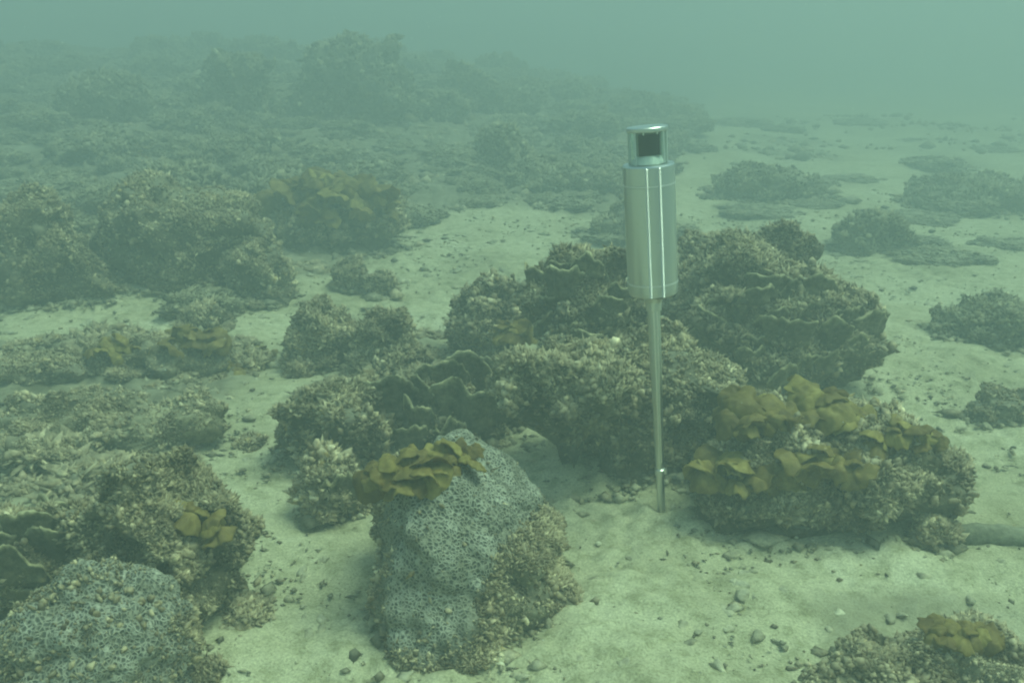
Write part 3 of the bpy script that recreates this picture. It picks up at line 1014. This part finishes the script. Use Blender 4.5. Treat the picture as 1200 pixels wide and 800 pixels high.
alga_at("brown seaweed lobe sheltered under the dark ledged head", 588, 392, 0.080, 6, 8, host=c_backl)
alga_at("large hazy brown seaweed bush on the reef knoll", 388, 250, 0.23, 9, 9, 0.8)
alga_at("dim orange seaweed clump on the far slope", 160, 185, 0.13, 4, 10)
alga_at("orange-brown seaweed lump on the silty mound by the sand tongue", 228, 405, 0.075, 4, 11)
alga_at("small brown seaweed lump on the silty mound", 135, 412, 0.055, 3, 12)
alga_at("squat brown seaweed lump at the sand tongue edge", 270, 438, 0.05, 3, 13)
alga_at("dull brown seaweed lump by the small grey coral lump", 297, 418, 0.045, 3, 14)
alga_at("smooth olive lobe on the flank of the knobbly head", 222, 622, 0.05, 3, 15)
alga_at("reddish brown seaweed scrap on the dark rubble mound", 1128, 755, 0.04, 3, 16, 0.4)

# ------------------------------------------------------------------ buried tube
def tube():
    p0, p1 = spot(1072, 636), spot(1260, 640)
    pts, nseg, nring = [], 40, 20
    V = []
    for i in range(nseg):
        t = i / (nseg - 1)
        c = p0.lerp(p1, t)
        c.z = float(terrain(c.x, c.y)[0]) + 0.008 + 0.006 * math.sin(t * 5)
        c.y += 0.012 * math.sin(t * 4.2)
        r = 0.021 * (0.25 + 0.75 * min(1, t / 0.07) ** 0.5)
        for j in range(nring):
            a = 2 * math.pi * j / nring
            rr = r * (1 + 0.06 * math.sin(7 * t * 6 + j) + 0.05 * math.sin(3 * a + 9 * t))
            V.append((c.x, c.y + rr * math.cos(a), c.z + rr * math.sin(a)))
    i = np.arange(nseg * nring).reshape(nseg, nring)
    j = np.roll(i, -1, axis=1)
    F = np.stack([i[:-1].ravel(), i[1:].ravel(), j[1:].ravel(), j[:-1].ravel()], 1)
    o = link("buried_tube", mesh_np("buried_tube", np.array(V), F), M_TUBE)
    tag(o, "smooth grey-green tube lying half buried in the sand beside the long mound", "tube")
tube()
head("rubble_lump", "rough crusted lump against the end of the buried tube", "rubble", (1062, 1122, 607, 645), deep=0.8, seed=191, count=900, size=0.006, n=5, mat=M_RUBBLE, tall=0.8)

# ------------------------------------------------------------------ loose rubble and grit on the sand
rub = []
for k in range(5):
    S, SF = ICO[2]
    V = S * np.array([1.0, 0.62, 0.45]) * (1 + 0.55 * vnoise(S * 1.7 + k * 5, k) + 0.35 * vnoise(S * 4 + k, k + 1))[:, None]
    me = mesh_np("rubble_piece", V, SF, np.ones((len(V), 3)) * (1.3 + 0.2 * k))
    me.materials.append(M_RUBBLE)
    rub.append(me)
rg = random.Random(9)
def drop_piece(u, v, s):
    p = spot(u, v)
    o = bpy.data.objects.new("rubble_piece", rub[rg.randrange(5)])
    COL.objects.link(o)
    o.location = p + Vector((0, 0, s * 0.05))
    o.scale = (s, s, s * rg.uniform(0.7, 1.2))
    o.rotation_euler = (rg.uniform(-.4, .4), rg.uniform(-.4, .4), rg.uniform(0, 6.28))
    tag(o, "small broken piece of coral lying loose on the sand", "coral rubble", "loose coral pieces on the sand")
zones = [((690, 900, 640, 790), 26), ((840, 1190, 650, 790), 40), ((330, 430, 640, 790), 12), ((1040, 1190, 420, 600), 26), ((290, 340, 440, 560), 8),
         ((430, 720, 265, 340), 48), ((860, 1100, 280, 420), 16), ((0, 200, 360, 420), 14), ((130, 330, 355, 440), 14), ((0, 280, 455, 545), 30), ((460, 700, 740, 798), 14)]
for (a, b, c, d), n in zones:
    for _ in range(n):
        drop_piece(rg.uniform(a, b), rg.uniform(c, d), rg.uniform(0.006, 0.019) * (1.0 if c > 400 else 1.5))

def scatter_bits(name, label, cat, x, y, s, seed, sub, lo=0.3, hi=2.2, spread=0.5, flat=(0.4, 0.9)):
    r = np.random.default_rng(seed)
    n = len(x)
    S, SF = ICO[sub]
    m = len(S)
    L = S[None] * (1 + 0.3 * r.normal(size=(n, m)))[..., None] * np.stack([s * r.uniform(.6, 1.8, n), s * r.uniform(.6, 1.8, n), s * r.uniform(*flat, n)], 1)[:, None, :]
    z = terrain(x, y) + s * 0.35 + 0.002
    W = L + np.stack([x, y, z], 1)[:, None, :]
    F = (SF[None] + (np.arange(n) * m)[:, None, None]).reshape(-1, 3)
    tone = np.repeat(np.exp(r.normal(0.12, spread, n)).clip(lo, hi), m)
    warm = np.repeat(r.uniform(0.8, 1.02, n), m)
    o = link(name, mesh_np(name, W.reshape(-1, 3), F, np.stack([tone, tone * (0.5 + 0.5 * warm), tone * warm], 1)), M_RUBBLE)
    o["kind"] = "stuff"
    o["label"] = label
    o["category"] = cat

def grit():
    r = np.random.default_rng(3)
    n = 30000
    y = 0.95 + 4.0 * r.random(n) ** 1.5
    x = (r.random(n) * 2 - 1) * 0.66 * y
    P = np.stack([x, y, 0 * x], 1)
    cl = vnoise(P * 3.2, 14) + 0.7 * vnoise(P * 9, 15)
    k = cl + 0.6 * r.normal(size=n) > 0.15
    x, y = x[k], y[k]
    scatter_bits("shell_grit", "fine shell and coral grit strewn over the sand", "grit", x, y,
                 0.0021 * np.exp(r.normal(0, 0.5, len(x))) * (0.7 + 0.3 * y), 4, 0, 0.55)
    # rubble carpet on the reef floor
    n = 60000
    y = 1.5 + 10.0 * r.random(n) ** 1.5
    x = (r.random(n) * 2 - 1) * 0.66 * y
    k = r.random(n) < reef_floor(x, y) ** 1.5
    x, y = x[k][:30000], y[k][:30000]
    scatter_bits("coral_rubble_carpet", "coral rubble and silt-covered bits carpeting the reef floor", "rubble", x, y,
                 0.0055 * np.exp(r.normal(0, 0.45, len(x))) * (0.6 + 0.35 * y), 5, 0, 0.35, 1.9, 0.45, (0.5, 1.1))
    # bits fallen round the foot of every head
    X, Y, S = [], [], []
    for (cx, cy, rx, ry) in FEET:
        m = int(260 * min(2.2, (rx + ry) / 0.3))
        a = r.random(m) * 2 * math.pi
        q = 0.80 + 0.40 * np.abs(r.normal(0, 0.5, m))
        X.append(cx + rx * q * np.cos(a)); Y.append(cy + ry * q * np.sin(a))
        S.append(0.0042 * np.exp(r.normal(0, 0.5, m)) * (0.6 + 0.3 * cy))
    scatter_bits("foot_debris", "broken coral bits fallen around the coral heads", "rubble", np.concatenate(X), np.concatenate(Y), np.concatenate(S), 6, 0, 0.5, 2.0, 0.45)
grit()

# ------------------------------------------------------------------ the instrument on its pole
def lathe(name, prof, mat, parent, n=64, smooth_deg=14):
    bm = bmesh.new()
    rings = []
    for r, z in prof:
        rings.append([bm.verts.new((r * math.cos(2 * math.pi * k / n), r * math.sin(2 * math.pi * k / n), z)) for k in range(n)])
    for a, b in zip(rings, rings[1:]):
        for k in range(n):
            bm.faces.new((a[k], a[(k + 1) % n], b[(k + 1) % n], b[k]))
    if prof[0][0] > 1e-5:
        bm.faces.new(rings[0][::-1])
    if prof[-1][0] > 1e-5:
        bm.faces.new(rings[-1])
    bm.normal_update()
    for f in bm.faces:
        f.smooth = True
    for e in bm.edges:
        if len(e.link_faces) == 2 and e.calc_face_angle(0) > math.radians(smooth_deg):
            e.smooth = False
    me = bpy.data.meshes.new(name)
    bm.to_mesh(me)
    bm.free()
    return link(name, me, mat, parent)

def box(name, sx, sy, sz, loc, mat, parent, bev=0.0008):
    bm = bmesh.new()
    bmesh.ops.create_cube(bm, size=1)
    for v in bm.verts:
        v.co = (v.co.x * sx, v.co.y * sy, v.co.z * sz)
    bmesh.ops.bevel(bm, geom=bm.edges[:], offset=bev, segments=2, affect='EDGES')
    me = bpy.data.meshes.new(name)
    bm.to_mesh(me)
    bm.free()
    return link(name, me, mat, parent, loc)

def rod(name, r, z0, z1, x, y, mat, parent, n=10):
    o = lathe(name, [(r, z0), (r, z1)], mat, parent, n)
    o.location = (x, y, 0)
    return o

def instrument():
    base = spot(775, 597)
    s = base.y / FPX * 1.0                      # metres per photograph pixel at the pole
    root = link("underwater_sensor", None, None, None, base)
    root.rotation_euler = (0, math.radians(-4.9), 0)
    tag(root, "shiny steel cylinder sensor with clear top window standing on a slim pole in sand", "instrument")
    zz = lambda v: height_at(base.y, v) - base.z
    zb, zt, zc = zz(343), zz(190), zz(146)
    R = 29.5 * math.hypot(base.y, CAM_Z - base.z - zz(265)) / FPX
    k = R / 29.5
    # body with two shallow bands and a chamfered foot
    g = 0.0009
    prof = [(R * 0.30, zb), (R * 0.90, zb), (R * 0.985, zb + 0.004), (R * 0.985, zz(338)), (R, zz(337)),
            (R, zz(329.5)), (R - g, zz(329)), (R - g, zz(327)), (R, zz(326.5)),
            (R, zz(215)), (R - g, zz(214.5)), (R - g, zz(212.5)), (R, zz(212)),
            (R, zt - 0.003), (R * 0.97, zt), (R * 0.5, zt + 0.0005)]
    body = lathe("body", prof, M_STEEL, root, 96)
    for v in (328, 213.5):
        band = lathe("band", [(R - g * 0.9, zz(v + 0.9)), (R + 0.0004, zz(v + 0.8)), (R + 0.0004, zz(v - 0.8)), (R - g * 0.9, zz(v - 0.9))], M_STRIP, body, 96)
    # two added raised strips in place of the highlight lines reflected in the body
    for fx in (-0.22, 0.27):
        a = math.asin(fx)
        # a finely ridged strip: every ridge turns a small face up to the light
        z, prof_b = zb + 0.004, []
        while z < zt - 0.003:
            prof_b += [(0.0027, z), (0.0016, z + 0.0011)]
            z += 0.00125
        lathe("highlight_bead", prof_b, M_STRIP, body, 12).location = (R * math.sin(a), -R * math.cos(a), 0)
    # foot collar and pole
    lathe("collar", [(9.5 * k, zz(362)), (10 * k, zz(352)), (13 * k, zz(345)), (14 * k, zb + 0.001)], M_STEEL, root, 48)
    kp = k * 1.04
    pole = lathe("pole", [(5.0 * kp, -0.12), (5.0 * kp, zz(553)), (5.2 * kp, zz(540)), (6.9 * kp, zz(420)), (7.4 * kp, zz(350))], M_STEEL, root, 40)
    for fx in (-0.18, 0.35):  # added raised lines shaped as the pole's reflected highlights
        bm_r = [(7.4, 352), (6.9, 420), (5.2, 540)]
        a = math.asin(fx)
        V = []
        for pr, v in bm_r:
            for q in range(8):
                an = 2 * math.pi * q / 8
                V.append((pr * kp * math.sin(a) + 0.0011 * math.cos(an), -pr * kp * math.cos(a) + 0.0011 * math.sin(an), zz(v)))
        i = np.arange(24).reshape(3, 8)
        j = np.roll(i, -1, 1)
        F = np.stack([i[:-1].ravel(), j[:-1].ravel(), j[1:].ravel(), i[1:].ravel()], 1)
        link("highlight_bead", mesh_np("highlight_bead", np.array(V), F), M_BRIGHT, pole)
    lathe("pole_ring", [(4.7 * kp, zz(556)), (6.3 * kp, zz(555)), (6.3 * kp, zz(549)), (4.9 * kp, zz(548))], M_STEEL, root, 32)
    kn = rod("knob", 0.0035, zz(554), zz(548), 6.2 * kp, -0.004, M_BRIGHT, root, 12)
    # top: cone, sensor head with dark face, clear housing, posts, cap
    lathe("cone", [(20.0 * k, zt + 0.0007), (19.5 * k, zt + 0.002), (13.2 * k, zz(180.5)), (12 * k, zz(180))], M_WHITE, root, 48)
    hz0, hz1 = zz(180), zz(152)
    hd = box("sensor_head", 28 * k, 22 * k, hz1 - hz0, (0, 0, (hz0 + hz1) / 2), M_GREYP, root)
    box("dark_window", 24 * k, 0.002, zz(154.5) - zz(179.5), (0, -11 * k - 0.0005, (zz(154.5) + zz(179.5)) / 2), M_DARK, hd).location.z -= 0
    hd.children[0].location.z = (zz(154.5) + zz(179.5)) / 2 - (hz0 + hz1) / 2
    tube_ = lathe("window_tube", [(22.2 * k, zt + 0.0015), (22.2 * k, zz(151.5)), (20.6 * k, zz(151.5)), (20.6 * k, zt + 0.0015), (22.2 * k, zt + 0.0015)], M_GLASS, root, 64)
    for an in (12, 168, 196, 222, 318, 344):
        a = math.radians(an)
        rod("post", 0.0014, zt, zz(151), 21.4 * k * math.cos(a), 21.4 * k * math.sin(a), M_CLEAR, root, 8)
    cap = lathe("cap", [(4 * k, zz(152)), (22.8 * k, zz(151.6)), (23.4 * k, zz(150.6)), (23.4 * k, zz(147.2)), (22.4 * k, zz(146.2)), (2 * k, zz(145.8))], M_STEEL, root, 64)
    for fx in (-0.35, 0.42):
        rod("screw", 0.0013, zz(154.5), zz(152), 20 * k * fx, -19 * k, M_BRIGHT, cap, 8)
instrument()

# ------------------------------------------------------------------ specks drifting in the water
def specks():
    r = np.random.default_rng(8)
    n = 260
    y = r.uniform(0.5, 3.2, n)
    x = (r.random(n) * 2 - 1) * 0.6 * y
    z = r.uniform(0.25, 1.5, n)
    S, SF = ICO[0]
    sz = r.uniform(0.0004, 0.0010, n) * (0.4 + 0.5 * y)
    W = S[None] * sz[:, None, None] * (1 + 0.3 * r.normal(size=(n, 6)))[..., None] + np.stack([x, y, z], 1)[:, None, :]
    W[:, :, 2] = np.maximum(W[:, :, 2], 0.2)
    F = (SF[None] + (np.arange(n) * 6)[:, None, None]).reshape(-1, 3)
    o = link("suspended_specks", mesh_np("suspended_specks", W.reshape(-1, 3), F), M_CLEAR)
    o["kind"] = "stuff"
    o["label"] = "tiny pale specks drifting in the water"
    o["category"] = "specks"
specks()

# ------------------------------------------------------------------ the turbid water
def haze():
    m = bpy.data.materials.new("turbid_water")
    m.use_nodes = True
    nt = m.node_tree
    nt.nodes.remove(nt.nodes["Principled BSDF"])
    v = nt.nodes.new("ShaderNodeVolumePrincipled")
    v.inputs["Color"].default_value = (*HAZE_COLOR, 1)
    v.inputs["Density"].default_value = HAZE_DENSITY
    v.inputs["Density Attribute"].default_value = ""
    v.inputs["Anisotropy"].default_value = 0.2
    nt.links.new(v.outputs[0], nt.nodes["Material Output"].inputs["Volume"])
    try:
        m.cycles.homogeneous_volume = True
    except Exception:
        pass
    bm = bmesh.new()
    bmesh.ops.create_cube(bm, size=1)
    for w in bm.verts:
        w.co = (w.co.x * 62, 13 + w.co.y * 48, 0.2 + w.co.z * 3.6)
    me = bpy.data.meshes.new("haze")
    bm.to_mesh(me)
    bm.free()
    o = link("haze", me, m)
    o["kind"] = "stuff"
    o["label"] = "green turbid water hiding far things"
    o["category"] = "haze"
haze()
